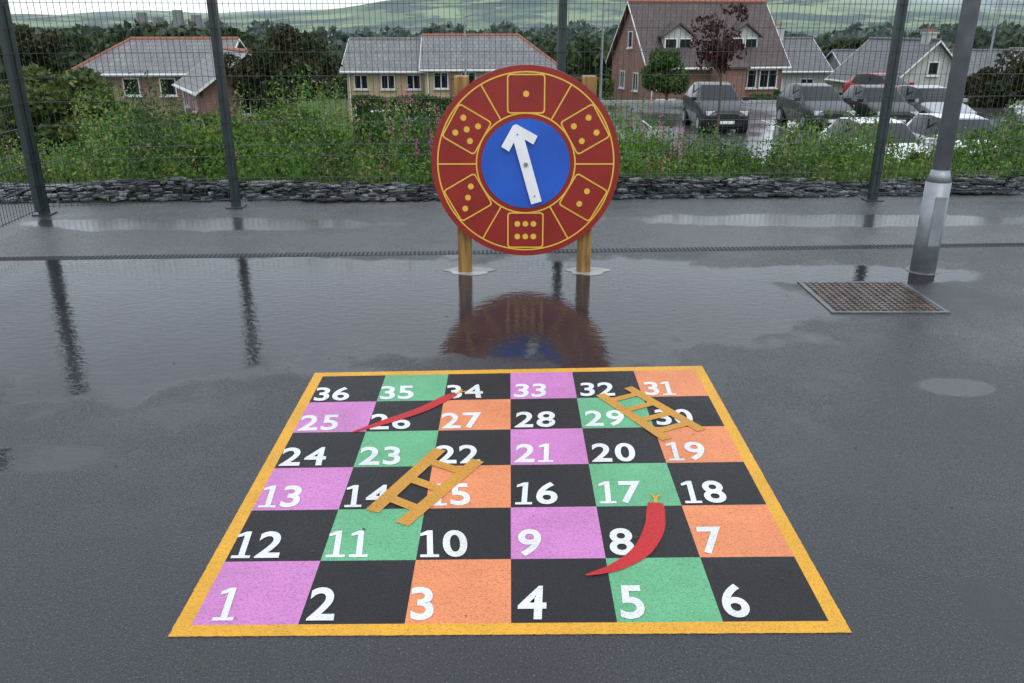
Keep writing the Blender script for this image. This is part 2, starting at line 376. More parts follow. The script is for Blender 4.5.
for x,rx in((-.325,.16),(.497,.14)):
    N=36; pts=[(x+.03+rx*(1+.12*math.sin(3*t)+.08*math.sin(5*t+x)+.06*math.sin(9*t))*math.cos(t),5.58+.10*(1+.1*math.sin(4*t)+.08*math.sin(7*t))*math.sin(t)) for t in [2*math.pi*k/N for k in range(N)]]
    b.add([(a,q,.004) for a,q in pts]+[(a,q,-.01) for a,q in pts],[tuple(range(N))]+[(k,N+k,N+(k+1)%N,(k+1)%N) for k in range(N)])
b.build('concrete_footings',[conc],sp_)
# ------------------------------------------------------------ lamp column
galv=simple('galvanised_steel',(.27,.29,.31),.45,.2,8,.35,.1,40)
lp=empty('street_lamp',(2.87,5.6,0))
b=MB(); b.tube([(0,0,0),(0,0,.62)],[.083,.080],32); b.tube([(0,0,.62),(0,0,.70)],[.080,.055],32); b.tube([(0,0,.70),(0,0,5.2)],[.055,.038],32)
b.build('column',[galv],lp,smooth=False)
for q in lp.children[0].data.polygons: q.use_smooth=len(q.vertices)==4
b=MB(); b.box((0,-.078,.36),(.075,.012,.34)); b.build('access_door',[galv],lp,bevel=.004)
b=MB(); b.tube([(0,0,5.15),(0,-.25,5.3),(0,-.5,5.33)],.028,10); b.box((0,-.75,5.33),(.2,.55,.09)); b.build('lantern',[galv],lp,bevel=.01)
b=MB(); b.tube([(0,0,-.002),(0,0,.006)],[.12,.11],20); b.build('footing_collar',[dconc],lp)
# ------------------------------------------------------------ drain cover
mh=empty('manhole_cover'); m,nt,p=newmat('rusty_iron'); pos=geo(nt).outputs['Position']
nt.put(p.inputs['Base Color'],nt.mix(nt.mapr(nt.noise(pos,12,5,.6),.4,.6),(.06,.05,.045),(.14,.10,.08))); p.inputs['Roughness'].default_value=.3; p.inputs['Metallic'].default_value=.2; nt.put(p.inputs['Normal'],nt.bump(nt.noise(pos,120,3),.3,.004)); rust=m
x0,x1,y0,y1=1.93,2.58,4.70,5.29
b=MB(); b.box(((x0+x1)/2,(y0+y1)/2,.0),(x1-x0,y1-y0,.008))
b.build('plate',[rust],mh)
b=MB()
for (c,d) in((((x0+x1)/2,y0-.014,.0),(x1-x0+.056,.025,.014)),(((x0+x1)/2,y1+.014,.0),(x1-x0+.056,.025,.014)),((x0-.014,(y0+y1)/2,.0),(.025,y1-y0,.013)),((x1+.014,(y0+y1)/2,.0),(.025,y1-y0,.013)),(((x0+x1)/2,(y0+y1)/2,.001),(.014,y1-y0-.004,.012))): b.box(c,d)
b.build('frame',[dconc],mh)
b=MB()
for i in range(16):
    for j in range(14):
        b.box((x0+.025+i*(x1-x0-.05)/15,y0+.025+j*(y1-y0-.05)/13,.006),(.022,.022,.010),0,math.radians(45))
b.build('tread_studs',[rust],mh)
P=[(random.uniform(-4.5,5),random.uniform(1.4,7.8),random.uniform(.004,.009)) for _ in range(260)]
dead=leafmat('dead_leaves',(.10,.07,.03),(.20,.14,.06),(.08,.09,.03),3)
o=leafmesh('fallen_leaves',P,rng.uniform(.004,.012,260),dead,aspect=.5)
co=np.empty(len(o.data.vertices)*3); o.data.vertices.foreach_get('co',co); co=co.reshape(-1,4,3); co[:,:,2]=.006+(co[:,:,2]-co[:,:,2].mean(1,keepdims=True))*.15; co[:,:,2]=np.maximum(co[:,:,2],.0055); o.data.vertices.foreach_set('co',co.reshape(-1))
# ------------------------------------------------------------ fence
fmat=simple('fence_green_steel',(.022,.035,.036),.35,.2,8,.0); fn=empty('mesh_fence')
FP=[(-4.24,7.45),(-2.6,7.77),(.45,7.94),(3.53,8.10),(6.58,8.27),(9.6,8.43)]
SP=[(-4.24,7.45),(-4.15,5.95),(-4.05,3.1),(-3.95,.3),(-3.9,-2.6)]
FHt=1.86
b=MB()
for k,(x,y) in enumerate(FP): 
    h=FHt-.06 if k==0 else FHt+.03
    b.box((x,y,h/2),(.075,.075,h),0,.055); b.box((x,y,h+.006),(.082,.082,.012),0,.055); b.box((x,y,.006),(.16,.16,.012),0,.055)
for (x,y) in SP[1:]: b.box((x,y,FHt/2),(.07,.07,FHt))
b.box((-4.24,7.40,.9),(.045,.10,1.72)) 
b.build('posts',[fmat],fn,bevel=.004)
b=MB()
def panel(p,q):
    p=Vector(p);q=Vector(q);L=(q-p).length;d=(q-p)/L;n=Vector((d.y,-d.x)); a=math.atan2(d.y,d.x); off=n*.045
    N=int(L/.05)
    for k in range(N+1):
        c=p+d*(L*k/N)+off; b.box((c.x,c.y,.06+(FHt-.06)/2),(.0036,.0036,FHt-.06),0,a)
    z=.08
    while z<FHt:
        for o2 in(-.005,.005):
            c=p+d*L/2+off+n*o2; b.box((c.x,c.y,z),(L,.004,.004),0,a)
        z+=.2 if not (abs(z-.48)<.01) else .1
for i in range(len(FP)-1): panel(FP[i],FP[i+1])
for i in range(len(SP)-1): panel(SP[i+1],SP[i])
b.build('wire_panels',[fmat],fn)
# ------------------------------------------------------------ slate rubble edging behind fence
m,nt,p=newmat('wet_slate'); g=geo(nt); pos=g.outputs['Position']
nt.put(p.inputs['Base Color'],nt.mix(nt.math('POWER',g.outputs['Random Per Island'],5),(.010,.010,.012),(.24,.24,.25))); nt.put(p.inputs['Roughness'],nt.mapr(g.outputs['Random Per Island'],0,1,.15,.6)); slate=m
nt.put(p.inputs['Normal'],nt.bump(nt.noise(pos,40,4),.4,.01))
b=MB()
for k in range(7000):
    x=random.uniform(-9,11); t=random.random(); y=8.08+.055*x+.02+t*.55+(0.12 if x<-2 else 0)
    z=.01+.085*math.sin(min(1,t*1.5)*math.pi*.5)*random.uniform(.4,1.1)*(1+.3*math.sin(x*1.3))+.015*math.sin(x*3.1)
    b.box((x,y,z),(random.uniform(.03,.13),random.uniform(.03,.10),random.uniform(.008,.026)),0,random.uniform(-.9,.9))
b.build('slate_rubble_edging',[slate])
# ------------------------------------------------------------ weeds
lw1=leafmat('weed_leaves',(.06,.14,.016),(.19,.31,.05),(.09,.21,.025),1.3); lw2=leafmat('dry_grass',(.26,.22,.09),(.38,.34,.15),(.19,.23,.06),2); flp=leafmat('willowherb_flowers',(.50,.08,.25),(.68,.16,.40),(.55,.1,.33)); lw3=leafmat('dark_bramble',(.025,.06,.012),(.06,.12,.024),(.035,.08,.018),1.0)
P=[];SZ=[];MI=[]
def rt(u):
    if u<-.50: return .135
    if u<-.12: return .090+.013*math.sin(u*31)+.011*math.sin(u*67+1)
    if u<.13: return .100
    return .121+.010*math.sin(u*29)+.011*math.sin(u*71)
for k in range(6200):
    y=8.75+random.random()**1.1*4.2; x=random.uniform(-8.5,11.5)*(y/10); zb=tz(x,y)
    zt=1.6-y*rt(x/y); h=(zt-zb)*min(1.2,max(.35,random.gauss(.82,.22)))
    if y<9.2: h*=.6
    h=max(h,.15)
    # patches of one species: noise-like grouping
    gsp=math.sin(x*1.7)+math.sin(x*3.9+y*2.1)+random.gauss(0,.8)
    mat=0 if gsp>-.4 else (3 if gsp<-1.0 else 1 if random.random()<.5 else 0)
    n=int(12+h*24); lx,ly=random.gauss(0,.12),random.gauss(0,.08); sz=random.uniform(.020,.048)
    for j in range(n):
        t=((j+random.random())/n)**.8; r=.14*(1-t*.7)+.02
        P.append((x+lx*t+random.gauss(0,r*.6),y+ly*t+random.gauss(0,r*.6),zb+h*t)); SZ.append(sz*(1.1-.4*t)); MI.append(mat)
    if random.random()<.09 and (-.17<x/y<-.06 or .13<x/y<.22 or -.36<x/y<-.33):
        for j in range(30):
            P.append((x+lx+random.gauss(0,.015),y+ly+random.gauss(0,.015),zb+h+random.uniform(-.05,.17))); SZ.append(.014); MI.append(2)
leafmesh('roadside_weeds',P,SZ,[lw1,lw2,flp,lw3],mi=MI,aspect=.42,upbias=.5)
N=12000; y=8.65+rng.random(N)*2.2; x=rng.uniform(-9,12,N); hh=rng.uniform(.12,.42,N)
zb=np.interp(y,TY,TZ); b0=np.stack([x,y,zb],1); lean=rng.normal(0,.1,(N,2)); tip=b0+np.stack([lean[:,0],lean[:,1],hh],1); a=rng.uniform(0,math.pi,N); wv=np.stack([np.cos(a),np.sin(a),0*a],1)*.005
V=np.stack([b0-wv,b0+wv,tip],1).reshape(-1,3)
mesh('tall_grass',V.tolist(),[(3*i,3*i+1,3*i+2) for i in range(N)],[lw1,lw2],mi=[1 if random.random()<.3 else 0 for _ in range(N)])
# ------------------------------------------------------------ trees
bark=simple('bark',(.09,.07,.05),.8,.3,10,0,.5,20)
def tree(name,x,y,zc_,rx,rz,ncl,nl,ls,mat,zb=None,seed=1,tr=.14,clr=.34,sparse=1.0,ry=None,aspect=.6):
    rnd=np.random.default_rng(seed); zb=tz(x,y) if zb is None else zb; ry=ry or rx
    e=empty(name,(x,y,zb)); cz_=zc_-zb
    C=[]
    for k in range(ncl):
        d=rnd.normal(size=3); d/=np.linalg.norm(d); r=rnd.uniform(.35,.88)
        if d[2]<-.6: d[2]*=.6
        C.append((d[0]*rx*r,d[1]*ry*r,cz_+d[2]*rz*r))
    C=np.array(C); P=[]
    for c in C:
        rc=min(rx,rz)*clr*rnd.uniform(.65,1.2); q=rnd.normal(size=(int(nl*rnd.uniform(.6,1.2)),3)); q/=np.linalg.norm(q,axis=1)[:,None]
        q*=rc*rnd.uniform(.45,1.08,size=(len(q),1))**.7; q[:,2]*=.75; P.append(q+c)
    P=np.concatenate(P); leafmesh('foliage',P,ls*rnd.uniform(.6,1.3,len(P)),mat,e,aspect=aspect)
    b=MB(); b.tube([(0,0,-.2),(.05*rx,0,cz_*.4),(0,.04*rx,cz_+rz*.1),(0.03,0,cz_+rz*.55)],[tr,tr*.75,tr*.5,tr*.15],8)
    for c in C[::max(1,len(C)//14)]:
        z0=max(.3,cz_-rz*.7+.3*rz*rnd.random()); b.tube([(0,0,z0),(c[0]*.45,c[1]*.45,(z0+c[2])/2+.1*rz),tuple(c)],[tr*.45,tr*.28,tr*.08],6)
    b.build('trunk_and_limbs',[bark],e); return e
dkg=leafmat('dark_tree_leaves',(.018,.034,.009),(.048,.068,.017),(.055,.048,.02),.7); olv=leafmat('olive_leaves',(.06,.085,.014),(.15,.17,.035),(.05,.09,.016),1.2); mid=leafmat('mid_green_leaves',(.03,.07,.012),(.09,.15,.028),(.05,.10,.016),.9); rdl=leafmat('copper_leaves',(.035,.008,.010),(.09,.02,.02),(.05,.012,.014),1)
brg=leafmat('bright_shrub_leaves',(.06,.13,.018),(.18,.29,.05),(.10,.18,.025),1.5)
tree('broadleaf_tree',-11.4,44,-.75,3.3,2.3,46,420,.13,dkg,seed=3)
tree('broadleaf_tree',-11.6,22,-.75,2.25,1.45,44,420,.085,olv,seed=4)
tree('broadleaf_tree',-19.5,38,-1.9,2.0,1.2,34,300,.12,mid,seed=5)
tree('shrub',-6.3,18,-1.05,1.6,.95,26,300,.07,mid,seed=15)
tree('shrub',-3.6,16,-.85,1.3,.9,26,280,.06,mid,seed=16)
tree('shrub',-9.2,26,-1.75,1.5,1.1,26,280,.08,olv,seed=26)
tree('shrub',-1.9,20,-1.2,1.2,.9,22,260,.06,olv,seed=27)
for i,(x,y,top,rx,rz,mt) in enumerate([(-4.75,10.2,.30,.65,.55,mid),(-4.1,10.6,.52,.75,.7,brg),(-3.5,10.0,.58,.7,.65,brg),(-2.85,10.7,.74,.8,.8,mid),(-2.3,10.2,.46,.6,.6,brg),(-1.75,10.9,.56,.7,.65,mid),(-1.2,10.4,.40,.55,.55,brg),
      (1.35,10.4,.40,.55,.5,brg),(1.95,11.0,.26,.6,.55,mid),(2.6,10.3,.28,.6,.5,brg),(3.3,10.9,.14,.65,.55,mid),(4.0,10.4,.28,.6,.55,brg),(4.7,11.0,.12,.7,.5,brg),(5.4,10.5,.24,.6,.5,mid),(6.2,10.8,.36,.6,.6,brg),(7.0,10.6,.3,.6,.5,brg)]):
    tree('shrub',x,y,top-rz,rx,rz,22,230,.042,mt,seed=40+i,tr=.03,clr=.36,aspect=.4)
tree('ornamental_tree',8.9,50,-1.0,1.65,1.7,26,330,.1,mid,seed=6,tr=.1)
tree('copper_plum_tree',5.75,24,1.2,.95,1.35,26,60,.06,rdl,seed=7,tr=.05,clr=.28)
tree('shrub',20.5,52,-2.3,1.7,1.0,20,240,.1,dkg,seed=8)
tree('broadleaf_tree',23.8,42,-1.1,2.0,1.9,30,330,.12,dkg,seed=9)
tree('broadleaf_tree',27,80,-1.6,3.5,2.2,26,260,.22,dkg,seed=10)
tree('broadleaf_tree',33,84,-1.4,4,2.4,26,260,.22,dkg,seed=18)
tree('shrub',1.3,40,-1.6,1.5,.9,18,240,.1,olv,seed=12)
tree('shrub',13.6,46,-2.3,1.2,.7,16,200,.09,mid,seed=13)
tree('conifer_tree',-30,55,-.6,2.4,2.2,30,260,.16,dkg,seed=14)
def hedge(name,x0,y0,x1,y1,h,wd,mat,ls=.09,n=5000):
    P=[]
    for k in range(n):
        t=random.random(); s_=random.random(); x=x0+(x1-x0)*t; y=y0+(y1-y0)*t; zb=tz(x,y)
        if s_<.55: P.append((x,y-wd/2+random.gauss(0,.06),zb+random.random()*h))
        else: P.append((x,y+random.uniform(-wd/2,wd/2),zb+h+random.gauss(0,.06)+.08*math.sin(x*2)))
    leafmesh(name,P,ls,mat,aspect=.6)
hedge('hedge',-9.2,50,-3.4,50,2.3,1.2,mid,.09,8000); hedge('hedge',-26,44,-15,43,1.1,1.0,mid,.09,7000); hedge('hedge',-1,47,5.5,47,1.6,1.0,olv,.1,5000)
hedge('hedge',14,48,40,48,.8,1.0,dkg,.1,8000)
def treeline(name,y,x0,x1,topz,nt_,ls,mat,nl=170,wid=5,dy=20):
    P=[]
    for k in range(nt_):
        x=random.uniform(x0,x1); yy=y+random.uniform(0,dy); zt=topz(x)+random.gauss(0,wid*.12); zb=tz(x,yy); r=wid*random.uniform(.6,1.2); hh=max(2,(zt-zb))
        q=rng.normal(size=(nl,3)); q/=np.linalg.norm(q,axis=1)[:,None]; q[:,2]=np.abs(q[:,2])*1.0; q*=rng.uniform(.75,1.05,(nl,1))
        n2=nl//2; q[:n2,2]-=rng.random(n2)*.9
        P.append(np.stack([x+q[:,0]*r*(1-.25*np.clip(q[:,2],0,1)),yy+q[:,1]*r,zt-hh*.55+q[:,2]*hh*.55],1))
    leafmesh(name,np.concatenate(P),ls,mat,aspect=.7)
hz1=leafmat('treeline_leaves',(.025,.048,.016),(.06,.09,.028),(.035,.058,.022),.12); hz2=leafmat('hazy_treeline_leaves',(.045,.072,.045),(.075,.11,.06),(.055,.085,.052),.02); hz3=leafmat('far_hazy_leaves',(.075,.11,.095),(.12,.155,.12),(.09,.13,.11),.01)  # distance haze painted into both hazy leaf colours, paler further off
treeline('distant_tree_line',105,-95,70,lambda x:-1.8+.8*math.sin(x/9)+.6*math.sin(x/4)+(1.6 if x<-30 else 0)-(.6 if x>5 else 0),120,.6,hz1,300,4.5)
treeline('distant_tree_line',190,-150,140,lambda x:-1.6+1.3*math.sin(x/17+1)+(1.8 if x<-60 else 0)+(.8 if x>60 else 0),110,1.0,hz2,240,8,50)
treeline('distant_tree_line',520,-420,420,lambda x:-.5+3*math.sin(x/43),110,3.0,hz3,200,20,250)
# ------------------------------------------------------------ buildings
def brickmat(name,c1,c2,mort):
    m,nt,p=newmat(name); o=objc(nt); s_=nt.new('ShaderNodeSeparateXYZ'); nt.l.new(o,s_.inputs[0]); c=nt.new('ShaderNodeCombineXYZ')
    nt.put(c.inputs[0],nt.math('ADD',s_.outputs[0],s_.outputs[1])); nt.put(c.inputs[1],s_.outputs[2])
    br=nt.new('ShaderNodeTexBrick'); nt.l.new(c.outputs[0],br.inputs['Vector']); br.inputs['Scale'].default_value=1; br.inputs['Brick Width'].default_value=.225; br.inputs['Row Height'].default_value=.075; br.inputs['Mortar Size'].default_value=.008
    nt.put(br.inputs['Color1'],c1); nt.put(br.inputs['Color2'],c2); nt.put(br.inputs['Mortar'],mort)
    nt.put(p.inputs['Base Color'],nt.mix(nt.mapr(nt.noise(o,1.2,4),.35,.7,0,.35),br.outputs[0],tuple(x*.6 for x in c1))); p.inputs['Roughness'].default_value=.85
    return m
def roofmat(name,c1,c2):
    m,nt,p=newmat(name); o=objc(nt); s_=nt.new('ShaderNodeSeparateXYZ'); nt.l.new(o,s_.inputs[0]); c=nt.new('ShaderNodeCombineXYZ')
    nt.put(c.inputs[0],s_.outputs[0]); nt.put(c.inputs[1],nt.math('MULTIPLY',s_.outputs[2],1.4))
    br=nt.new('ShaderNodeTexBrick'); nt.l.new(c.outputs[0],br.inputs['Vector']); br.inputs['Scale'].default_value=1; br.inputs['Brick Width'].default_value=.33; br.inputs['Row Height'].default_value=.3; br.inputs['Mortar Size'].default_value=.02
    nt.put(br.inputs['Color1'],c1); nt.put(br.inputs['Color2'],c2); nt.put(br.inputs['Mortar'],tuple(x*.45 for x in c1))
    nt.put(p.inputs['Base Color'],nt.mix(nt.mapr(nt.noise(o,.7,4),.4,.7,0,.4),br.outputs[0],tuple(x*.6 for x in c1))); p.inputs['Roughness'].default_value=.5
    return m
brick=brickmat('red_brick',(.20,.085,.06),(.28,.12,.09),(.28,.23,.20)); brick2=brickmat('buff_brick',(.23,.12,.09),(.30,.165,.13),(.32,.28,.25))
cream=simple('cream_render',(.43,.34,.20),.85,.08,2); white_r=simple('grey_render',(.42,.42,.40),.85,.1,2); whitew=simple('white_upvc',(.70,.71,.71),.35,.04)
rgrey=roofmat('grey_tiles',(.16,.16,.16),(.22,.22,.21)); rbrn=roofmat('brown_tiles',(.07,.048,.045),(.10,.07,.062)); rdk=roofmat('slate_tiles',(.11,.115,.12),(.155,.16,.165)); rridge=simple('terracotta_ridge',(.30,.10,.06),.6,.2)
m,nt,p=newmat('window_glass'); p.inputs['Base Color'].default_value=(.015,.018,.021,1); p.inputs['Roughness'].default_value=.08; p.inputs['IOR'].default_value=1.33; nt.put(p.inputs['Normal'],nt.bump(nt.noise(objc(nt),1.5,1),.03,.05)); glass=m
pot=simple('chimney_pot',(.28,.13,.08),.7)
def window(bf,bg_,org_,ux,uy,u,z,w_,h_,door=False):
    def pt(a,d,c): return (org_[0]+ux[0]*a+uy[0]*d, org_[1]+ux[1]*a+uy[1]*d, c)
    rz=math.atan2(ux[1],ux[0]); t=.07
    for (a,c,ww,hh) in((u,z+h_/2-t/2,w_,t),(u,z-h_/2+t/2,w_,t),(u-w_/2+t/2,z,t,h_-2*t),(u+w_/2-t/2,z,t,h_-2*t)): bf.box(pt(a,.03,c),(ww,.08,hh),0,rz)
    if w_>.95: bf.box(pt(u,.028,z),(t*.8,.07,h_-2*t),0,rz)
    bf.box(pt(u,.06,z-h_/2-.04),(w_+.15,.16,.06),0,rz)
    bg_.box(pt(u,.0,z),(w_-2*t,.05,h_-2*t),0,rz)
def house(name,x,y,z,rot,L,W,he,hr,wall,roof,wins=(),hipL=0,hipR=0,chim=(),ridge=None,doors=(),ext=None):
    e=empty(name,(x,y,z),rot); s_=(hr-he)/(W/2); mid_=W/2
    zl=-1.5
    v=[(0,0,zl),(L,0,zl),(L,W,zl),(0,W,zl),(0,0,he),(L,0,he),(L,W,he),(0,W,he),(0,mid_,he if hipL else hr),(L,mid_,he if hipR else hr)]
    f=[(0,1,5,4),(2,3,7,6),(3,0,4,8,7),(1,2,6,9,5)]
    mesh('walls',v,f,wall,e)
    ov=.35; oe=.4; T=.1; ze=he-s_*oe
    xl=-ov; xr=L+ov; rl=hipL if hipL else xl; rr_=L-hipR if hipR else xr
    b=MB()
    def slab(pts):
        n=len(pts); up=[(a,q,c+T) for a,q,c in pts]; dn=[(a,q,c+.005) for a,q,c in pts]
        b.add(up+dn,[tuple(range(n)),tuple(range(2*n-1,n-1,-1))]+[(k,n+k,n+(k+1)%n,(k+1)%n) for k in range(n)])
    slab([(xl,-oe,ze),(xr,-oe,ze),(rr_,mid_,hr),(rl,mid_,hr)])
    slab([(xr,W+oe,ze),(xl,W+oe,ze),(rl,mid_,hr),(rr_,mid_,hr)])
    if hipL: slab([(xl,W+oe,ze),(xl,-oe,ze),(rl,mid_,hr)])
    if hipR: slab([(xr,-oe,ze),(xr,W+oe,ze),(rr_,mid_,hr)])
    b.build('roof',[roof],e)
    b=MB(); b.tube([(rl,mid_,hr+T),(rr_,mid_,hr+T)],.11,8)
    if hipR: b.tube([(rr_,mid_,hr+T),(xr,-oe,ze+T)],.09,6)
    if hipL: b.tube([(rl,mid_,hr+T),(xl,-oe,ze+T)],.09,6)
    b.build('ridge_tiles',[ridge or roof],e)
    b=MB(); b.box((L/2,-oe-.03,ze+.02),(xr-xl,.06,.16)); b.tube([(xl,-oe-.11,ze+.03),(xr,-oe-.11,ze+.03)],.055,8)
    b.tube([(.2,-.06,0),(.2,-.06,he-.1)],.04,8)
    for sx1,hp in((0,hipL),(1,hipR)):
        if not hp:
            xx=xr+.02 if sx1 else xl-.02
            for yy in(-oe,W+oe): b.add([(xx-.02,yy,ze-.02),(xx-.02,mid_,hr-.02),(xx-.02,mid_,hr+T+.01),(xx-.02,yy,ze+T+.01),(xx+.02,yy,ze-.02),(xx+.02,mid_,hr-.02),(xx+.02,mid_,hr+T+.01),(xx+.02,yy,ze+T+.01)],[(0,1,2,3),(7,6,5,4),(0,4,5,1),(3,2,6,7)])
    b.build('fascia_and_gutter',[whitew],e)
    bf=MB();bg_=MB()
    for (fc,u,zz,w_,h_) in wins:
        if fc=='F': window(bf,bg_,(0,0),(1,0),(0,-1),u,zz,w_,h_)
        if fc=='L': window(bf,bg_,(0,0),(0,1),(-1,0),u,zz,w_,h_)
        if fc=='R': window(bf,bg_,(L,0),(0,1),(1,0),u,zz,w_,h_)
    if wins: bf.build('window_frames',[whitew],e); bg_.build('window_panes',[glass],e)
    if doors:
        b=MB()
        for u,dw in doors: b.box((u,-.03,1.0),(dw,.08,2.05)); 
        b.build('door',[simple('door_paint',(.12,.05,.04),.4)],e)
    if chim:
        b=MB()
        for (a,q,hh,m_) in chim:
            b.box((a,q,hr+hh/2-.5),(.9,.6,hh+1),0); b.box((a,q,hr+hh+.05),(1.02,.72,.12),0)
            for dx in(-.22,.22): b.tube([(a+dx,q,hr+hh+.08),(a+dx,q,hr+hh+.45)],[.12,.09],8,1)
        b.build('chimney',[chim[0][3],pot],e)
    return e
W2=lambda z,us,w_=1.2,h_=1.15:[('F',u,z,w_,h_) for u in us]
house('brick_house',-25.4,50.5,-4.9,math.radians(2),8.4,7,4.0,5.65,brick2,rgrey,W2(3.15,[1.3,3.2,5.3,7.0],.95,1.0)+W2(1.05,[1.3,3.6,6.2],1.1,1.1),hipL=2.2,ridge=rridge)
house('brick_house',-18.6,49.0,-4.9,math.radians(-62),7.0,4.6,3.6,5.2,brick,rgrey,[('F',1.4,2.8,.9,1.0),('F',4.0,2.8,1.0,1.1),('R',2.2,2.8,1.0,1.1),('F',1.8,.9,1.0,1.1),('F',4.6,.9,1.0,1.1)],ridge=rridge)
house('terraced_house',-11.6,61,-5.0,math.radians(-1),5.6,7,3.75,5.6,cream,rgrey,W2(2.9,[1.0,2.9,4.7],1.0,1.0)+W2(.9,[1.0,2.9,4.7],1.0,1.0))
house('terraced_house',-6.0,60,-5.0,math.radians(2),9.2,7.6,3.9,5.85,cream,rgrey,W2(3.05,[1.1,3.0,4.6,6.4,8.1],1.0,1.1)+W2(1.0,[1.1,4.6,8.1],1.0,1.2),hipR=2.6,ridge=rridge)
e=[o for o in bpy.data.objects if o.name.startswith('terraced_house')][-1]
b=MB(); b.box((2.05,-.05,1.65),(.7,.1,3.2)); b.box((7.25,-.05,1.65),(.55,.1,3.2)); b.box((5.5,-.05,1.65),(.5,.1,3.2)); b.build('brick_piers',[brick],e)
hc=house('brick_chalet_house',9.0,57,-4.3,math.radians(11),9.4,8.2,3.6,7.35,brick,rbrn,W2(2.55,[1.2,6.9,8.4],1.3,1.2)+W2(.7,[1.2,3.2,8.2],1.4,1.3)+[('L',2.6,2.3,1.0,1.2),('L',5.5,2.3,1.0,1.2),('L',4.1,5.0,.9,1.1)],ridge=rridge)
b=MB();bf=MB();bg_=MB();rb=MB()
for u in(2.2,6.9):
    w_=2.0; yf=.95; z0=3.9; z1=5.25
    b.box((u,yf+1.0,(z0+z1)/2),(w_,2.0,z1-z0))
    for du in(-.5,.5): window(bf,bg_,(0,yf),(1,0),(0,-1),u+du,(z0+z1)/2+.05,.88,1.0)
    hx=w_/2+.2
    for s1 in(-1,1):
        rb.add([(u+s1*hx,yf-.25,z1-.1),(u,yf-.25,z1+.75),(u,yf+3.0,z1+.75),(u+s1*hx,yf+2.2,z1-.1),(u+s1*hx,yf-.25,z1),(u,yf-.25,z1+.86),(u,yf+3.0,z1+.86),(u+s1*hx,yf+2.2,z1)],[(0,1,2,3),(4,5,6,7),(0,1,5,4),(1,2,6,5),(2,3,7,6),(3,0,4,7)])
    b.add([(u-w_/2,yf+.01,z1),(u+w_/2,yf+.01,z1),(u,yf+.01,z1+.7)],[(0,1,2)])
b.build('dormers',[white_r],hc); bf.build('dormer_frames',[whitew],hc); bg_.build('dormer_panes',[glass],hc); rb.build('dormer_roofs',[rbrn],hc)
b=MB(); b.box((5.0,-1.0,1.0),(1.7,2.0,4.6)); b.build('brick_porch',[brick],hc)
b=MB(); b.add([(4.0,-2.2,3.3),(6.0,-2.2,3.3),(6.0,0.1,4.1),(4.0,0.1,4.1),(4.0,-2.2,3.42),(6.0,-2.2,3.42),(6.0,0.1,4.22),(4.0,0.1,4.22)],[(0,3,2,1),(4,5,6,7),(0,1,5,4),(1,2,6,5),(3,0,4,7)]); b.build('porch_roof',[rbrn],hc)
house('rendered_house',19.9,70,-4.4,math.radians(6),5.6,8,2.7,4.9,white_r,rdk,W2(1.4,[1.4,4.0],1.1,1.2),chim=[(2.8,4.0,.9,white_r)])
house('rendered_house',24.4,66,-4.4,math.radians(-82),8,5.4,2.5,5.0,white_r,rdk,[('R',2.7,1.4,1.2,1.2),('R',2.7,3.3,.8,.9)],chim=[(7.0,2.7,.5,white_r)])
house('bungalow',27.3,70,-4.4,math.radians(2),14.5,7.4,2.15,3.95,white_r,rdk,W2(1.1,[1.3,3.4,6.0,8.5,11.0,13.2],1.2,1.1),chim=[(3.5,3.7,.5,brick),(10.5,3.7,.5,brick)],doors=[(4.7,.9),(9.7,.9)])
house('bungalow',44,74,-4.4,math.radians(-4),12,7.4,2.2,4.0,cream,rdk,W2(1.1,[1.3,3.4,6.0,8.5],1.2,1.1),chim=[(6,3.7,.5,brick)])
stone=simple('hazy_stone',(.17,.18,.18),.9,.15,.2); mn=empty('distant_manor',(-152,400,-14))  # distance haze is part of the painted stone colour
b=MB(); b.box((0,0,8),(24,12,16)); 
for x_,h_ in((-12,21),(-5,19),(4,22),(12,20)): b.box((x_,-5,h_/2),(3.5,3.5,h_))
for k in range(12): b.box((-11+k*2,-6,16.5),(1,.6,1.2))
b.build('stone_walls_and_towers',[stone],mn)
# ------------------------------------------------------------ car park
m,nt,p=newmat('wet_car_park'); pos=geo(nt).outputs['Position']
q=nt.noise(pos,.35,4,.6); nt.put(p.inputs['Base Color'],nt.mix(q,(.06,.061,.065),(.12,.12,.125))); nt.put(p.inputs['Roughness'],nt.mapr(q,.42,.58,.06,.25)); nt.put(p.inputs['Normal'],nt.bump(nt.noise(pos,60,2),.08,.004)); p.inputs['IOR'].default_value=1.5
mesh('car_park',[(1.5,17.2,-2.09),(45,17.2,-2.09),(45,43.8,-2.09),(1.5,43.8,-2.09)],[(0,1,2,3)],m)
b=MB()
for k in range(14):
    b.box((2.9+k*2.5,33.2,-2.082),(.1,4.8,.006)); b.box((2.9+k*2.5,22.6,-2.082),(.1,4.6,.006))
b.build('parking_bay_lines',[simple('line_paint',(.5,.5,.48),.4)])
b=MB(); b.box((23,44.0,-2.03),(43,.15,.13)); b.box((1.4,30.5,-2.03),(.15,26.6,.13)); b.build('kerb',[conc])
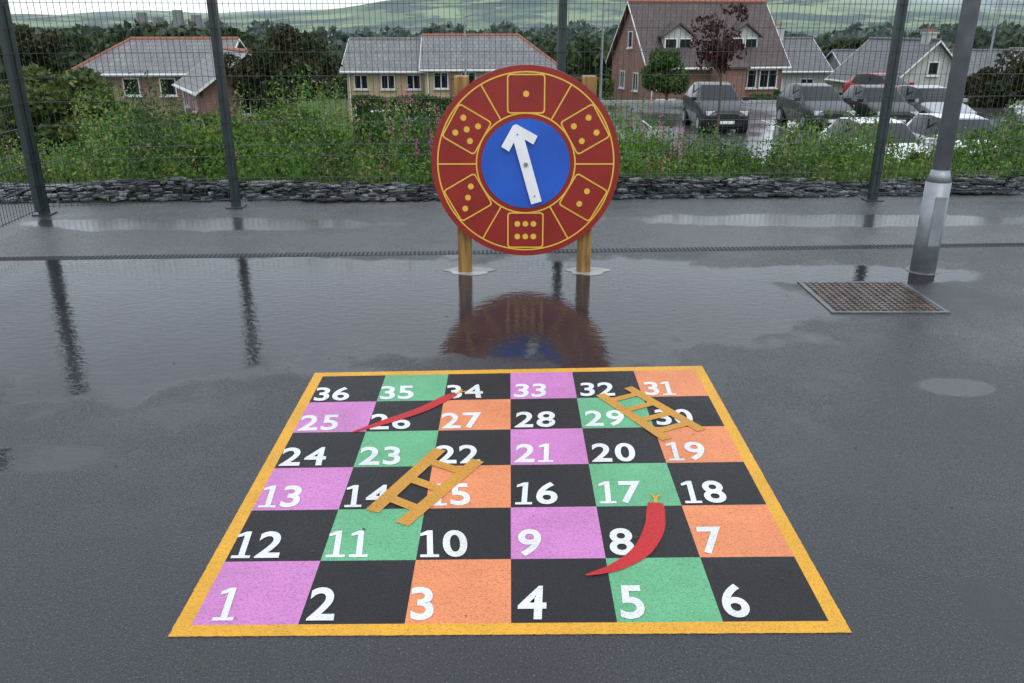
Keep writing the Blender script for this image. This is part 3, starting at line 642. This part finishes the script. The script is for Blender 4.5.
# ------------------------------------------------------------ cars
tyre=simple('tyre_rubber',(.015,.015,.015),.7); alloy=simple('alloy_wheel',(.4,.4,.42),.3,.1,5,.8); lens_=simple('headlamp_lens',(.6,.62,.65),.08,.1,20); redl=simple('tail_lamp',(.35,.01,.01),.15); trim=simple('black_trim',(.012,.012,.013),.4); platew=simple('plate_white',(.75,.75,.72),.4); platey=simple('plate_yellow',(.75,.55,.05),.4)
def carpaint(n,c,me=0):
    m,nt,p=newmat(n); p.inputs['Roughness'].default_value=.35; p.inputs['Metallic'].default_value=me; p.inputs['Coat Weight'].default_value=.3; p.inputs['Coat Roughness'].default_value=.05; p.inputs['Specular IOR Level'].default_value=.3
    nt.put(p.inputs['Base Color'],nt.mix(nt.mapr(nt.noise(objc(nt),3,3),.3,.8,0,.3),c,tuple(x*.7 for x in c))); return m
def car(x,y,heading,paint_,hs=1.0,ls=1.0,name='parked_car'):
    e=empty(name,(x,y,tz(x,y)+(.012 if y<44 else 0)),heading)
    ST=[(2.02,.34,.56,.58,.58,.66,.5),(1.9,.22,.68,.71,.74,.82,.64),(1.25,.2,.84,.89,.79,.87,.70),(.9,.2,.90,.95,.80,.88,.70),(.12,.2,.94,1.40,.80,.885,.58),(-.6,.2,.95,1.46,.80,.885,.60),(-1.42,.2,.97,1.40,.80,.88,.57),(-1.88,.24,.96,1.0,.78,.85,.66),(-2.02,.34,.80,.83,.68,.78,.62)]
    v=[];f=[];mi=[]
    for (xx,zb,zbel,zt,wl,wb,wt) in ST:
        zb,zbel,zt=zb*1.0,zbel*hs,zt*hs; zm=(zb+zbel)/2; xx*=ls
        v+=[(xx,-wl,zb),(xx,-wb,zm),(xx,-wb*.97,zbel),(xx,-wt,zt),(xx,wt,zt),(xx,wb*.97,zbel),(xx,wb,zm),(xx,wl,zb)]
    for i in range(len(ST)-1):
        for j in range(8):
            a=i*8+j; a2=i*8+(j+1)%8; f.append((a,a2,a2+8,a+8))
            g_=0
            if i==3 and j in(2,3,4): g_=1
            if i in(4,5) and j in(2,4): g_=1
            if i==6 and j==3: g_=1
            mi.append(g_)
    f.append(tuple(range(8))[::-1]); mi.append(0); f.append(tuple(len(v)-8+k for k in range(8))); mi.append(0)
    o=mesh('body',v,f,[paint_,glass],e,mi); bv=o.modifiers.new('b','BEVEL'); bv.width=.045; bv.segments=3; bv.limit_method='ANGLE'; bv.angle_limit=math.radians(12)
    o.data.polygons.foreach_set('use_smooth',[True]*len(o.data.polygons))
    b=MB()
    for wx in(1.28*ls,-1.25*ls):
        for s1 in(-1,1):
            b.tube([(wx,s1*.60,.33),(wx,s1*.885,.33)],.385,22,2); b.tube([(wx,s1*.66,.32),(wx,s1*.895,.32)],.32,22,0); b.tube([(wx,s1*.8,.32),(wx,s1*.902,.32)],.20,12,1)
    b.build('wheels',[tyre,alloy,trim],e)
    b=MB()
    xf=1.96*ls
    b.box((xf+.04,0,.56*hs),(.07,.80,.15*hs),0); b.box((xf+.05,0,.34),(.08,1.1,.13),0)
    for s1 in(-1,1): b.box((1.90*ls,s1*.60,.64*hs),(.14,.30,.15),1,s1*-.35); b.box((-1.96*ls,s1*.66,.80*hs),(.12,.2,.24),2)
    b.box((xf+.095,0,.42),(.02,.52,.11),3); b.box((-2.05*ls,0,.62),(.03,.52,.11),4)
    for s1 in(-1,1): b.box((.72*ls,s1*.97,1.0*hs),(.12,.2,.13),5)
    b.box((.6*ls,0,.20),(2.6,1.4,.1),0)
    for s1 in(-1,1): b.box((-.32*ls,s1*.765,1.17*hs),(.07,.03,.44*hs),0)
    b.build('trim_lights_and_plates',[trim,lens_,redl,platew,platey,paint_],e,bevel=.015)
    return e
cb=carpaint('car_black',(.010,.011,.013)); cg=carpaint('car_grey',(.035,.038,.042),.2); cw_=carpaint('car_white',(.78,.79,.80)); cr=carpaint('car_red',(.38,.02,.015)); csl=carpaint('car_silver',(.40,.41,.43),.3)
F=-math.pi/2
car(7.75,32.9,F,cb,1.14,1.05); car(11.75,33.4,F+.03,cg,1.08,1.05); car(9.6,22.2,F+.05,cw_,.95,.95); car(11.9,22.5,F,cw_,1.0); car(16.2,33.4,F+.06,csl,1.03); car(14.1,33.2,F,cb,1.05); car(18.6,43.2,F+.4,cr,1.0); car(-8.2,53,F,cw_,1.0,.95)
def farlamp(x,y,h):
    e=empty('street_lamp',(x,y,tz(x,y))); b=MB(); b.tube([(0,0,0),(0,0,1.2),(0,0,h)],[.08,.06,.045],8); b.tube([(0,0,h),(.5,-.3,h+.12)],.03,6); b.box((.65,-.4,h+.12),(.5,.2,.09)); b.build('column_and_lantern',[galv],e)
farlamp(-2.4,45,6.4); farlamp(4.3,42,5.2); farlamp(24.5,45,5.6)
print('done')
